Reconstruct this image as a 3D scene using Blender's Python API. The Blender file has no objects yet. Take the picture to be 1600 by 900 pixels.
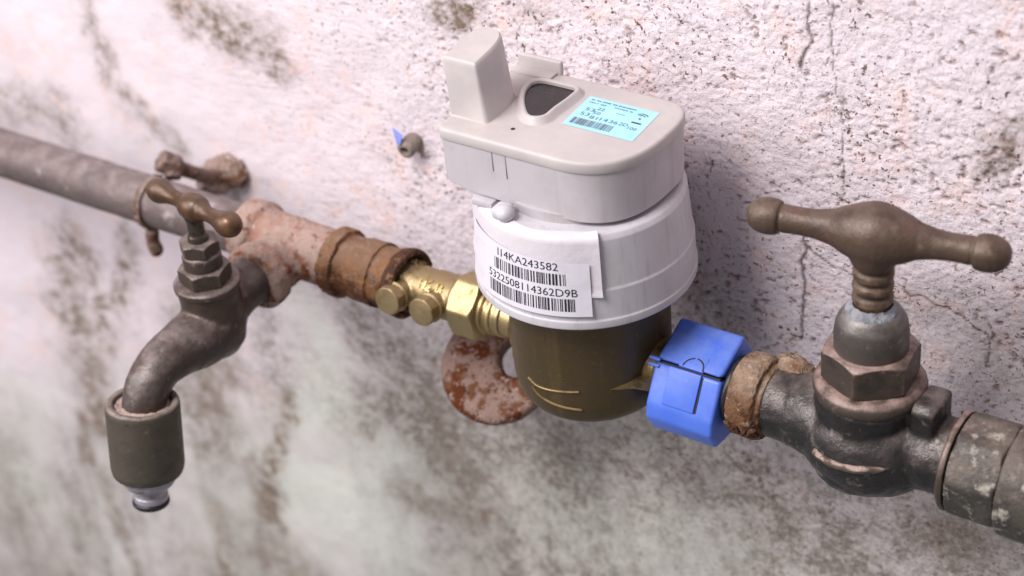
import bpy, bmesh, math, random
import numpy as np
from mathutils import Vector, Matrix, noise as mnoise

random.seed(7)
S = 0.001                      # everything below is written in millimetres
scene = bpy.context.scene
COL = scene.collection
PI = math.pi

# ------------------------------------------------------------------ camera
cam = bpy.data.cameras.new('camera')
cam_o = bpy.data.objects.new('camera', cam); COL.objects.link(cam_o)
FW = Vector((-0.49892727, 0.66209884, -0.5591929))
RT = Vector((0.82721379, 0.55624051, -0.07945973))
UP = Vector((-0.25843555, 0.50221671, 0.82522085))
CP = Vector((380.948, -559.205, 488.237))
m = Matrix((RT, UP, -FW)).transposed().to_4x4(); m.translation = CP * S
cam_o.matrix_world = m
cam.sensor_width = 36.0; cam.lens = 67.5
cam.clip_start = 0.02; cam.clip_end = 50
cam.dof.use_dof = True; cam.dof.focus_distance = 0.785; cam.dof.aperture_fstop = 7.5
scene.camera = cam_o

# ------------------------------------------------------------------ world and lamps
world = bpy.data.worlds.new('World'); scene.world = world; world.use_nodes = True
bg = world.node_tree.nodes['Background']
bg.inputs[0].default_value = (0.97, 0.95, 0.98, 1); bg.inputs[1].default_value = 0.29

def lamp(name, loc, target, size, power, color):
    l = bpy.data.lights.new(name, 'AREA'); l.shape = 'DISK'; l.size = size * S
    l.energy = power; l.color = color
    o = bpy.data.objects.new(name, l); COL.objects.link(o)
    o.location = Vector(loc) * S
    o.rotation_euler = (Vector(target) - Vector(loc)).to_track_quat('-Z', 'Y').to_euler()
    return o
lamp('key_lamp', (-260, -720, 1040), (-20, 0, 0), 560, 16.5, (1.0, 0.975, 0.965))
lamp('soft_fill_light', (-1300, -1300, 900), (-60, 0, 0), 1000, 22.0, (1.0, 0.97, 0.985))  # added soft fill from the left, for broad highlights and a weaker pipe shadow

scene.view_settings.view_transform = 'Standard'
scene.view_settings.look = 'None'
scene.view_settings.exposure = 0.07
scene.view_settings.gamma = 1.0
scene.view_settings.use_curve_mapping = False
scene.render.engine = 'CYCLES'

# ------------------------------------------------------------------ materials
def new_mat(name):
    mt = bpy.data.materials.new(name); mt.use_nodes = True
    nt = mt.node_tree; nt.nodes.clear()
    out = nt.nodes.new('ShaderNodeOutputMaterial')
    p = nt.nodes.new('ShaderNodeBsdfPrincipled')
    nt.links.new(p.outputs[0], out.inputs[0])
    return mt, nt, p
def rgb(c): return (c[0], c[1], c[2], 1.0)
def srgb(r, g, b):
    f = lambda v: (v / 255 / 12.92) if v / 255 <= .04045 else ((v / 255 + .055) / 1.055) ** 2.4
    return (f(r), f(g), f(b))
def N(nt, kind, **kw):
    n = nt.nodes.new(kind)
    for k, v in kw.items(): setattr(n, k, v)
    return n
def noise_fac(nt, vec, size, lo, hi, detail=4, rough=.6, dist=0.0):
    n = N(nt, 'ShaderNodeTexNoise'); n.inputs['Scale'].default_value = 1000.0 / size
    n.inputs['Detail'].default_value = detail; n.inputs['Roughness'].default_value = rough
    n.inputs['Distortion'].default_value = dist
    nt.links.new(vec, n.inputs['Vector'])
    r = N(nt, 'ShaderNodeMapRange'); r.interpolation_type = 'SMOOTHSTEP'
    r.inputs[1].default_value = lo; r.inputs[2].default_value = hi
    nt.links.new(n.outputs[0], r.inputs[0])
    return r.outputs[0]
def mixc(nt, fac, a, b):
    mx = N(nt, 'ShaderNodeMix'); mx.data_type = 'RGBA'; mx.clamp_factor = True
    for sock, v in ((mx.inputs[0], fac), (mx.inputs[6], a), (mx.inputs[7], b)):
        if hasattr(v, 'is_linked'): nt.links.new(v, sock)
        elif isinstance(v, (int, float)): sock.default_value = v
        else: sock.default_value = rgb(v)
    return mx.outputs[2]
def math_n(nt, op, a, b=None):
    n = N(nt, 'ShaderNodeMath', operation=op); n.use_clamp = False
    for i, v in enumerate((a, b)):
        if v is None: continue
        if hasattr(v, 'is_linked'): nt.links.new(v, n.inputs[i])
        else: n.inputs[i].default_value = v
    return n.outputs[0]
def layered(name, base, layers=(), rough=.5, rough_var=.1, metallic=0.0, bump=None, dust=None, spec=.5, metal_layers=True, seed=0.0, edge=None, streak=None):
    """base colour, then (colour, size mm, lo, hi[, detail]) noise layers; bump = [(size, strength mm)]; dust = (colour, amount)"""
    mt, nt, p = new_mat(name)
    tc = N(nt, 'ShaderNodeTexCoord'); mp = N(nt, 'ShaderNodeMapping')
    mp.inputs['Location'].default_value = (seed, seed * 1.7, -seed)
    nt.links.new(tc.outputs['Object'], mp.inputs[0]); vec = mp.outputs[0]
    colr = None; met = None
    c = base
    for L in layers:
        f = noise_fac(nt, vec, L[1], L[2], L[3], L[4] if len(L) > 4 else 5)
        c = mixc(nt, f, c, L[0])
        if metal_layers and metallic > 0:
            inv = math_n(nt, 'SUBTRACT', 1.0, f)
            met = math_n(nt, 'MULTIPLY', met if met is not None else metallic, inv)
    if streak:                     # run marks: noise stretched along z
        mp2 = N(nt, 'ShaderNodeMapping'); mp2.inputs['Scale'].default_value = (1, 1, .10)
        nt.links.new(tc.outputs['Object'], mp2.inputs[0])
        f = math_n(nt, 'MULTIPLY', noise_fac(nt, mp2.outputs[0], streak[1], .50, .72, 5, .65), streak[2])
        c = mixc(nt, f, c, streak[0])
    if edge:                       # corners rubbed bright
        g = N(nt, 'ShaderNodeNewGeometry')
        r = N(nt, 'ShaderNodeMapRange'); r.interpolation_type = 'SMOOTHSTEP'
        r.inputs[1].default_value = edge[1]; r.inputs[2].default_value = edge[2]
        nt.links.new(g.outputs['Pointiness'], r.inputs[0])
        f = math_n(nt, 'MULTIPLY', math_n(nt, 'MULTIPLY', r.outputs[0], noise_fac(nt, vec, 7, .38, .62, 5)), .8)
        c = mixc(nt, f, c, edge[0])
    if dust:
        g = N(nt, 'ShaderNodeNewGeometry'); sx = N(nt, 'ShaderNodeSeparateXYZ')
        nt.links.new(g.outputs['Normal'], sx.inputs[0])
        r = N(nt, 'ShaderNodeMapRange'); r.interpolation_type = 'SMOOTHSTEP'
        r.inputs[1].default_value = .05; r.inputs[2].default_value = .95
        nt.links.new(sx.outputs[2], r.inputs[0])
        f2 = noise_fac(nt, vec, 9, .25, .7, 6)
        f = math_n(nt, 'MULTIPLY', math_n(nt, 'MULTIPLY', r.outputs[0], f2), dust[1])
        c = mixc(nt, f, c, dust[0])
        if metallic > 0:
            inv = math_n(nt, 'SUBTRACT', 1.0, f)
            met = math_n(nt, 'MULTIPLY', met if met is not None else metallic, inv)
    if hasattr(c, 'is_linked'): nt.links.new(c, p.inputs['Base Color'])
    else: p.inputs['Base Color'].default_value = rgb(c)
    if met is not None: nt.links.new(met, p.inputs['Metallic'])
    else: p.inputs['Metallic'].default_value = metallic
    p.inputs['Specular IOR Level'].default_value = spec
    rv = noise_fac(nt, vec, 6, .25, .75, 5)
    rr = N(nt, 'ShaderNodeMapRange'); rr.inputs[3].default_value = rough - rough_var; rr.inputs[4].default_value = rough + rough_var
    nt.links.new(rv, rr.inputs[0]); nt.links.new(rr.outputs[0], p.inputs['Roughness'])
    prev = None
    for size, depth in (bump or ()):
        n = N(nt, 'ShaderNodeTexNoise'); n.inputs['Scale'].default_value = 1000.0 / size
        n.inputs['Detail'].default_value = 4; nt.links.new(vec, n.inputs['Vector'])
        b = N(nt, 'ShaderNodeBump'); b.inputs['Strength'].default_value = 1.0
        b.inputs['Distance'].default_value = depth * S
        nt.links.new(n.outputs[0], b.inputs['Height'])
        if prev: nt.links.new(prev, b.inputs['Normal'])
        prev = b.outputs[0]
    if prev: nt.links.new(prev, p.inputs['Normal'])
    return mt

DUST = srgb(186, 166, 160)
M = {}
M['galv'] = layered('galvanised_pipe', srgb(108, 94, 92),
    [(srgb(90, 76, 75), 22, .42, .66), (srgb(160, 146, 148), 9, .58, .75), (srgb(92, 74, 62), 8, .6, .75)],
    rough=.62, metallic=.25, bump=[(3, .5), (18, 1.2)], dust=(srgb(160, 144, 144), .55))
M['rusty_tee'] = layered('rust_pink_tee', srgb(158, 134, 124),
    [(srgb(128, 76, 50), 9, .46, .60), (srgb(94, 50, 33), 5, .56, .66), (srgb(200, 178, 170), 6, .60, .76), (srgb(84, 66, 56), 16, .56, .70)],
    spec=.15, rough=.8, bump=[(2.2, .9), (7, 1.4)], dust=(srgb(198, 172, 162), .5))
M['rusty_coupling'] = layered('rust_brown_coupling', srgb(126, 88, 60),
    [(srgb(82, 50, 34), 9, .40, .56), (srgb(178, 142, 112), 5, .55, .70), (srgb(64, 44, 38), 5, .56, .68)],
    spec=.15, rough=.62, metallic=.3, bump=[(1.8, .7), (7, 1.4)], dust=(srgb(184, 152, 128), .45))
M['rust_dark'] = layered('rust_dark_rim', srgb(78, 54, 43),
    [(srgb(130, 96, 72), 4, .48, .66), (srgb(40, 30, 26), 3, .55, .7)], spec=.15, rough=.85, bump=[(1.5, .8)])
M['brass'] = layered('bright_brass', (.37, .275, .15),
    [(srgb(170, 140, 88), 5, .56, .8, 6), (srgb(118, 92, 56), 8, .56, .76)], rough=.48, rough_var=.1, metallic=.85, bump=[(.9, .10), (5, .25)], metal_layers=False)
M['brass_nut'] = layered('machined_brass', (.44, .335, .175),
    [(srgb(138, 110, 66), 6, .55, .78)], rough=.42, rough_var=.1, metallic=.9, bump=[(.7, .06)], metal_layers=False)
M['brass_letters'] = layered('raised_brass_letters', (.60, .44, .18), rough=.32, metallic=.95)
M['bronze'] = layered('dark_bronze_body', srgb(86, 70, 50),
    [(srgb(82, 70, 42), 20, .4, .7), (srgb(112, 94, 58), 3, .6, .8)], streak=(srgb(116, 98, 66), 9, .35), rough=.46, rough_var=.06, metallic=.5, bump=[(.9, .16), (6, .2)], metal_layers=False)
M['bronze_mark'] = layered('rubbed_bronze_mark', srgb(138, 116, 78), [(srgb(104, 86, 56), 5, .46, .66)], rough=.38, metallic=.6, metal_layers=False)
M['tap_brass'] = layered('aged_tap_brass', srgb(84, 70, 63),
    [(srgb(54, 44, 40), 18, .42, .64), (srgb(120, 105, 99), 5, .58, .76), (srgb(44, 36, 33), 7, .60, .74), (srgb(150, 136, 100), 3, .70, .8)],
    edge=(srgb(150, 128, 104), .52, .60), rough=.46, rough_var=.12, metallic=.55, bump=[(1.1, .22), (9, .5)], dust=(srgb(152, 136, 133), .6))
M['tap_handle'] = layered('brown_handle_brass', srgb(84, 58, 41),
    [(srgb(62, 44, 34), 9, .46, .7), (srgb(112, 84, 60), 4, .62, .8)], edge=(srgb(150, 112, 72), .52, .58), rough=.42, rough_var=.1, metallic=.45, bump=[(1.0, .08)], metal_layers=False, dust=(srgb(150, 126, 108), .25))
M['spindle'] = layered('dark_spindle', srgb(84, 74, 66), [(srgb(52, 46, 42), 4, .5, .7)], rough=.4, metallic=.7, bump=[(1, .1)], metal_layers=False)
M['olive_cap'] = layered('olive_hose_collar', srgb(82, 74, 63),
    [(srgb(62, 56, 48), 12, .42, .66), (srgb(106, 96, 85), 4, .60, .78), (srgb(48, 43, 38), 5, .6, .74)],
    rough=.55, metallic=.3, bump=[(1.0, .2)], dust=(srgb(168, 150, 142), .7))
M['pink_dust'] = layered('pink_dust_fill', srgb(176, 152, 144), [(srgb(120, 98, 88), 3, .5, .7), (srgb(206, 188, 182), 2, .6, .75)], rough=.95, bump=[(1.5, .9)])
M['white_pvc'] = layered('grey_white_adapter', srgb(166, 160, 170), [(srgb(120, 110, 112), 6, .48, .7)], rough=.38, metallic=.3, metal_layers=False, bump=[(2, .08)], dust=(srgb(170, 160, 160), .3))
M['rubber'] = layered('black_rubber', srgb(28, 26, 32), rough=.4, bump=[(2, .08)])
M['dark_gap'] = layered('dark_seam', srgb(48, 44, 46), rough=.8)
M['valve'] = layered('blackened_valve_bronze', srgb(48, 45, 44),
    [(srgb(26, 24, 24), 26, .36, .52), (srgb(104, 95, 93), 9, .57, .70), (srgb(20, 19, 20), 6, .58, .72), (srgb(150, 124, 117), 5, .68, .8)],
    edge=(srgb(146, 124, 108), .52, .59), rough=.40, rough_var=.13, metallic=.35, bump=[(1.2, .3), (8, .9)], dust=(srgb(152, 136, 130), .5), seed=.31)
M['valve_nut'] = layered('dusty_bronze_nut', srgb(84, 72, 64),
    [(srgb(50, 42, 38), 9, .44, .64), (srgb(136, 114, 102), 4, .6, .76)], edge=(srgb(150, 128, 108), .52, .60), rough=.45, rough_var=.1, metallic=.5, bump=[(1.2, .2), (6, .3)], dust=(srgb(172, 144, 136), .9))
M['gland'] = layered('grey_gland_bronze', srgb(92, 84, 78),
    [(srgb(64, 58, 54), 10, .46, .7), (srgb(128, 122, 120), 5, .6, .78)], rough=.42, metallic=.5, bump=[(1.2, .18)], dust=(srgb(158, 152, 152), .7))
M['lime'] = layered('blue_white_lime', srgb(146, 146, 150), [(srgb(112, 114, 124), 3, .42, .62), (srgb(184, 182, 184), 2, .58, .75)], rough=.9, bump=[(1, .5)])
M['valve_handle'] = layered('olive_brown_handle', srgb(84, 66, 54),
    [(srgb(70, 54, 45), 16, .42, .66), (srgb(116, 95, 79), 6, .58, .78), (srgb(86, 56, 48), 10, .56, .72), (srgb(150, 132, 108), 1.8, .68, .76), (srgb(54, 42, 36), 2.5, .66, .76)],
    edge=(srgb(144, 118, 92), .515, .57), rough=.52, rough_var=.1, metallic=.25, bump=[(.9, .18), (5, .5)], metal_layers=False, dust=(srgb(136, 114, 102), .4))
M['paint_nut'] = layered('paint_flaked_nut', srgb(80, 74, 66),
    [(srgb(54, 50, 46), 14, .38, .58), (srgb(112, 100, 92), 4, .54, .70), (srgb(160, 154, 142), 7, .55, .66, 10), (srgb(46, 42, 39), 3, .6, .7)],
    edge=(srgb(140, 128, 114), .52, .6), rough=.55, metallic=.2, bump=[(1.4, .4), (7, .5)], dust=(srgb(150, 128, 120), .4))
M['rust_nut'] = layered('rust_crust_nut', srgb(112, 80, 58),
    [(srgb(78, 50, 34), 7, .45, .62), (srgb(158, 134, 112), 5, .55, .70), (srgb(196, 182, 164), 2.5, .62, .74), (srgb(54, 38, 30), 4, .62, .75)],
    spec=.15, rough=.88, bump=[(1.3, .8), (5, 1.3)], dust=(srgb(188, 168, 150), .6))
M['rust_ring'] = layered('pink_rust_ring', srgb(138, 114, 106),
    [(srgb(104, 70, 52), 8, .46, .58), (srgb(92, 50, 31), 14, .51, .55, 6), (srgb(156, 138, 132), 3.5, .56, .70), (srgb(60, 42, 35), 2.2, .58, .68)],
    spec=.04, rough=.95, rough_var=.04, bump=[(1.2, .7), (5, .9)])
M['plastic'] = layered('grey_white_plastic', srgb(188, 181, 186), [(srgb(178, 170, 173), 24, .4, .68), (srgb(176, 166, 160), 7, .58, .8, 8), (srgb(150, 136, 126), 1.6, .70, .78)], streak=(srgb(156, 146, 142), 6, .32), rough=.45, rough_var=.06, bump=[(.6, .03), (25, .25)])
M['plastic_lid'] = layered('warm_white_plastic', srgb(193, 184, 182), [(srgb(183, 174, 174), 24, .4, .68), (srgb(184, 171, 163), 8, .58, .8, 8), (srgb(150, 134, 122), 1.4, .71, .78)], rough=.5, rough_var=.06, bump=[(.5, .04)])
M['collar'] = layered('white_collar_plastic', srgb(200, 195, 201), [(srgb(189, 183, 188), 26, .4, .68), (srgb(186, 177, 180), 6, .6, .8, 8)], streak=(srgb(160, 150, 152), 5, .45), rough=.38, rough_var=.05, bump=[(.8, .03)])
M['paper'] = layered('white_paper', srgb(212, 204, 211), [(srgb(212, 202, 206), 12, .5, .75)], rough=.55, bump=[(8, .35), (3, .12)])
M['label'] = layered('glossy_white_label', srgb(222, 216, 226), [(srgb(212, 204, 212), 10, .5, .75)], rough=.38, bump=[(14, .12)])
M['seam'] = layered('grey_seam', srgb(128, 122, 124), rough=.7)
M['ink'] = layered('black_print', srgb(40, 36, 46), rough=.5)
M['ink_grey'] = layered('grey_print', srgb(96, 92, 112), rough=.5)
M['cyan'] = layered('pale_blue_label', srgb(160, 214, 232), [(srgb(172, 220, 236), 12, .4, .7)], rough=.4)
M['ink_blue'] = layered('blue_grey_print', srgb(62, 92, 120), rough=.5)
M['window'] = layered('dark_display', srgb(30, 24, 26), [(srgb(42, 34, 36), 8, .45, .7), (srgb(120, 110, 110), .9, .72, .78)], rough=.32)
M['blue'] = layered('blue_plastic', srgb(72, 108, 212), [(srgb(80, 116, 216), 18, .4, .7), (srgb(104, 130, 208), 4, .60, .8, 8)], dust=(srgb(136, 152, 202), .35), streak=(srgb(92, 112, 178), 5, .3), rough=.42, rough_var=.05, bump=[(.6, .03)])
M['blue_film'] = layered('blue_film', srgb(120, 132, 214), rough=.5)
M['plug'] = layered('grey_wall_plug', srgb(138, 124, 116), [(srgb(96, 84, 78), 2, .5, .7)], rough=.7, bump=[(1, .2)])
M['mortar'] = layered('mortar_lump', srgb(150, 128, 118), [(srgb(104, 74, 58), 9, .46, .6), (srgb(196, 180, 176), 5, .56, .72), (srgb(92, 72, 60), 4, .62, .74)], spec=.15, rough=.95, bump=[(2, 1.0), (6, 1.8)])
M['clamp'] = layered('rusty_clamp', srgb(112, 90, 80), [(srgb(78, 54, 42), 5, .46, .64), (srgb(166, 146, 140), 4, .58, .74)], spec=.15, rough=.8, bump=[(1.5, .6)], dust=(srgb(186, 170, 164), .4))
M['hair'] = layered('hemp_fibre', srgb(124, 104, 66), rough=.9)

# ------------------------------------------------------------------ mesh helpers (millimetres)
ORG = {}
def empty(name, loc, label, cat, group=None):
    o = bpy.data.objects.new(name, None); COL.objects.link(o)
    o.location = Vector(loc) * S; o.empty_display_size = .02
    o['label'] = label; o['category'] = cat
    if group: o['group'] = group
    ORG[o.name] = Vector(loc)
    return o
def obj(name, vf, mat, parent=None, sharp=35, smooth=True):
    v, f = vf
    org = ORG[parent.name] if parent is not None else Vector((0, 0, 0))
    me = bpy.data.meshes.new(name)
    me.from_pydata([tuple((Vector(p) - org) * S) for p in v], [], f)
    bm = bmesh.new(); bm.from_mesh(me)
    bmesh.ops.recalc_face_normals(bm, faces=bm.faces)
    bm.to_mesh(me); bm.free()
    me.update()
    if smooth:
        me.polygons.foreach_set('use_smooth', [True] * len(me.polygons))
        me.set_sharp_from_angle(angle=math.radians(sharp))
    me.materials.append(M[mat] if isinstance(mat, str) else mat)
    o = bpy.data.objects.new(name, me); COL.objects.link(o)
    if parent is not None:
        o.parent = parent
    ORG[o.name] = org
    return o
def tag(o, label, cat): o['label'] = label; o['category'] = cat; return o
def frame(origin, zdir, xdir=(1, 0, 0)):
    z = Vector(zdir).normalized(); x = Vector(xdir); x = (x - z * x.dot(z))
    if x.length < 1e-4:
        x = Vector((0, 1, 0)); x = x - z * x.dot(z)
    x.normalize(); y = z.cross(x)
    mm = Matrix((x, y, z)).transposed().to_4x4(); mm.translation = Vector(origin)
    return mm
def xf(vf, mm): return ([mm @ Vector(p) for p in vf[0]], vf[1])
def join(*vfs):
    V, F = [], []
    for v, f in vfs:
        b = len(V); V += [Vector(p) for p in v]; F += [tuple(i + b for i in q) for q in f]
    return V, F
def rev(profile, seg=48, rmod=None, cap=True):
    """surface of revolution about local z from (r, z) rows; rmod(r, theta, z) may change the radius"""
    V, F = [], []
    for r, z in profile:
        for i in range(seg):
            t = 2 * PI * i / seg; rr = rmod(r, t, z) if rmod else r
            V.append(Vector((rr * math.cos(t), rr * math.sin(t), z)))
    n = len(profile)
    for k in range(n - 1):
        for i in range(seg):
            j = (i + 1) % seg
            F.append((k * seg + i, k * seg + j, (k + 1) * seg + j, (k + 1) * seg + i))
    if cap:
        F.append(tuple(reversed(range(seg)))); F.append(tuple((n - 1) * seg + i for i in range(seg)))
    return V, F
def rounded(profile, r=0.6, steps=3):
    """fillet the inner corners of a profile"""
    out = [profile[0]]
    for a, b, c in zip(profile, profile[1:], profile[2:]):
        A, B, C = Vector(a), Vector(b), Vector(c)
        d1, d2 = A - B, C - B
        rr = min(r, d1.length * .45, d2.length * .45)
        if rr < .02: out.append(b); continue
        p, q = B + d1.normalized() * rr, B + d2.normalized() * rr
        for s in range(steps + 1):
            t = s / steps
            w = p * (1 - t) ** 2 + B * 2 * t * (1 - t) + q * t * t
            out.append((w.x, w.y))
    out.append(profile[-1])
    return out
def hexmod(ap, z0, z1, ch=2.0, sides=6, ph=0.0):
    """radius of a hex nut of apothem ap whose corners are chamfered at z0 and z1"""
    def f(r, t, z):
        u = ((t + ph) % (2 * PI / sides)) - PI / sides
        h = ap / math.cos(u)
        e = min(z - z0, z1 - z)
        lim = ap * .985 + max(0, e) * 1.75
        return min(h, lim) * (r / ap)
    return f
def hexnut(ap, z0, z1, ch=1.6, hole=None, ph=0.0, seg=72):
    zs = [z0 + (z1 - z0) * k / 20 for k in range(21)]
    zs = sorted(set([z0, z0 + .3, z0 + .6, z0 + .9, z0 + 1.3, z0 + 1.8, z0 + 2.4, z1 - 2.4, z1 - 1.8, z1 - 1.3, z1 - .9, z1 - .6, z1 - .3, z1]))
    return rev([(ap, z) for z in zs], seg, hexmod(ap, z0, z1, ch, 6, ph))
def tube(path, radii, seg=20, cap=True, flat=None):
    P = [Vector(p) for p in path]
    if not hasattr(radii, '__len__'): radii = [radii] * len(P)
    V, F = [], []
    t0 = (P[1] - P[0]).normalized()
    ref = Vector((0, 0, 1)) if abs(t0.z) < .9 else Vector((1, 0, 0))
    n = (ref - t0 * ref.dot(t0)).normalized()
    for i, p in enumerate(P):
        t = ((P[min(i + 1, len(P) - 1)] - P[max(i - 1, 0)])).normalized()
        n = (n - t * n.dot(t)).normalized(); b = t.cross(n)
        for k in range(seg):
            a = 2 * PI * k / seg
            fy = flat if flat else 1.0
            V.append(p + n * math.cos(a) * radii[i] * fy + b * math.sin(a) * radii[i])
    for i in range(len(P) - 1):
        for k in range(seg):
            j = (k + 1) % seg
            F.append((i * seg + k, i * seg + j, (i + 1) * seg + j, (i + 1) * seg + k))
    if cap:
        F.append(tuple(reversed(range(seg)))); F.append(tuple((len(P) - 1) * seg + k for k in range(seg)))
    return V, F
def spline(pts, n=8):
    """Catmull-Rom through tuples of any length"""
    P = [pts[0]] + list(pts) + [pts[-1]]; out = []
    for a, b, c, d in zip(P, P[1:], P[2:], P[3:]):
        for k in range(n):
            t = k / n
            out.append(tuple(.5 * (2 * q + (r - p) * t + (2 * p - 5 * q + 4 * r - s) * t * t + (3 * q - p - 3 * r + s) * t ** 3)
                             for p, q, r, s in zip(a, b, c, d)))
    out.append(tuple(pts[-1]))
    return out
def sphere(c, r, seg=32, rings=16):
    rx, ry, rz = (r, r, r) if not hasattr(r, '__len__') else r
    V, F = [], []
    prof = [(math.sin(PI * k / rings), -math.cos(PI * k / rings)) for k in range(rings + 1)]
    prof[0] = (.01, -1); prof[-1] = (.01, 1)
    v, f = rev(prof, seg)
    return [Vector((c[0] + p.x * rx, c[1] + p.y * ry, c[2] + p.z * rz)) for p in v], f
def rbox(c, size, bev=.8, seg=2, mm=None):
    bm = bmesh.new(); bmesh.ops.create_cube(bm, size=1)
    for v in bm.verts: v.co = Vector((v.co.x * size[0], v.co.y * size[1], v.co.z * size[2]))
    if bev > 0: bmesh.ops.bevel(bm, geom=bm.edges[:], offset=bev, segments=seg, profile=.5, affect='EDGES')
    bm.verts.ensure_lookup_table()
    V = [v.co.copy() for v in bm.verts]; F = [tuple(v.index for v in f.verts) for f in bm.faces]
    bm.free()
    if mm: V = [mm @ v for v in V]
    return [v + Vector(c) for v in V], F
def fuse(vfs, voxel=.9, it=6, fac=.5):
    """weld overlapping closed shapes into one cast surface"""
    V, F = join(*vfs)
    me = bpy.data.meshes.new('tmp'); me.from_pydata([tuple(v) for v in V], [], F)
    bm = bmesh.new(); bm.from_mesh(me); bmesh.ops.recalc_face_normals(bm, faces=bm.faces); bm.to_mesh(me); bm.free()
    o = bpy.data.objects.new('tmp', me); COL.objects.link(o)
    r = o.modifiers.new('r', 'REMESH'); r.mode = 'VOXEL'; r.voxel_size = voxel
    s = o.modifiers.new('s', 'SMOOTH'); s.iterations = it; s.factor = fac
    dg = bpy.context.evaluated_depsgraph_get(); ev = o.evaluated_get(dg); em = ev.to_mesh()
    V = [v.co.copy() for v in em.vertices]; F = [tuple(p.vertices) for p in em.polygons]
    ev.to_mesh_clear(); bpy.data.objects.remove(o); bpy.data.meshes.remove(me)
    return V, F
def roughen(vf, amp, size, seed=0, lump=None):
    """push vertices along a 3-D noise field"""
    out = []
    for p in vf[0]:
        q = Vector(p) / size + Vector((seed * 13.1, seed * 7.7, seed * 3.3))
        n = mnoise.noise_vector(q) + .5 * mnoise.noise_vector(q * 2.3)
        out.append(Vector(p) + n * amp)
    return out, vf[1]
def strip_profile(n, a, b): return [a + (b - a) * k / n for k in range(n + 1)]
def polyprism(outline, rows, cap_bottom=True):
    """closed outline [(x, y)], rows of (inset, z or function(x, y)); convex-ish outline"""
    n = len(outline); O = [Vector((p[0], p[1])) for p in outline]
    nor = []
    for i in range(n):
        t = (O[(i + 1) % n] - O[i - 1]).normalized(); nor.append(Vector((-t.y, t.x)))
    area = sum(O[i].x * O[(i + 1) % n].y - O[(i + 1) % n].x * O[i].y for i in range(n))
    sg = 1 if area > 0 else -1
    V, F = [], []
    for ins, z in rows:
        for i in range(n):
            q = O[i] + nor[i] * ins * sg
            V.append(Vector((q.x, q.y, z(q.x, q.y) if callable(z) else z)))
    for k in range(len(rows) - 1):
        for i in range(n):
            j = (i + 1) % n
            F.append((k * n + i, k * n + j, (k + 1) * n + j, (k + 1) * n + i))
    F.append(tuple((len(rows) - 1) * n + i for i in range(n)))
    if cap_bottom: F.append(tuple(reversed(range(n))))
    return V, F
def arc(cx, cy, r, a0, a1, n=8):
    return [(cx + r * math.cos(math.radians(a0 + (a1 - a0) * k / n)), cy + r * math.sin(math.radians(a0 + (a1 - a0) * k / n))) for k in range(n + 1)]
def text_mesh(body, size, width=None):
    """flat text outlines as (verts 2-D, faces), left aligned at 0, stretched to width"""
    cu = bpy.data.curves.new('t', 'FONT'); cu.body = body; cu.size = size; cu.resolution_u = 3
    o = bpy.data.objects.new('t', cu); COL.objects.link(o)
    dg = bpy.context.evaluated_depsgraph_get(); ev = o.evaluated_get(dg); em = ev.to_mesh()
    V = [Vector((v.co.x, v.co.y, 0)) for v in em.vertices]; F = [tuple(p.vertices) for p in em.polygons]
    ev.to_mesh_clear(); bpy.data.objects.remove(o); bpy.data.curves.remove(cu)
    x0 = min(v.x for v in V); x1 = max(v.x for v in V)
    if width:
        k = width / (x1 - x0)
        for v in V: v.x = (v.x - x0) * k
    return V, F
def grid(nu, nv, fn):
    V = [Vector(fn(u / nu, v / nv)) for v in range(nv + 1) for u in range(nu + 1)]
    F = [(v * (nu + 1) + u, v * (nu + 1) + u + 1, (v + 1) * (nu + 1) + u + 1, (v + 1) * (nu + 1) + u) for v in range(nv) for u in range(nu)]
    return V, F

# ------------------------------------------------------------------ the wall
WALL_Y = 55.0
brown = [
  ([(-339, 74), (-334, 49), (-330, 24), (-313, 9), (-298, -7)], 7.6, 0.55),
  ([(-268, 81), (-247, 82), (-223, 73), (-210, 59)], 9.7, 0.7),
  ([(-102, 115), (-96, 114)], 8.3, 1.0),
  ([(-431, -8), (-411, -11), (-376, -13)], 12.1, 0.5),
  ([(-397, -102), (-416, -149), (-416, -188), (-416, -228)], 15.5, 0.75),
  ([(-351, -84), (-368, -129), (-395, -171)], 9, 0.7),
  ([(-431, -238), (-433, -286), (-425, -333)], 6.5, 0.65),
  ([(-248, -166), (-274, -223), (-285, -258)], 8.5, 0.85),
  ([(-297, -147), (-311, -189)], 15, 0.6),
  ([(-422, -331), (-417, -369), (-424, -407)], 6.9, 0.75),
  ([(-167, -204), (-140, -197), (-113, -181)], 10.3, 0.5),
  ([(142, -93), (163, -89)], 13.8, 0.55),
  ([(162, 119), (156, 98)], 4.8, 0.7),
  ([(-375, -350), (-300, -306), (-258, -297)], 13.8, 0.4),
  ([(-264, -18), (-267, -31)], 10.3, 0.3),
  ([(-68, 113), (-54, 125)], 6.9, 0.3),
  ([(-137, -134), (-127, -156)], 12.1, 0.35),
]
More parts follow.
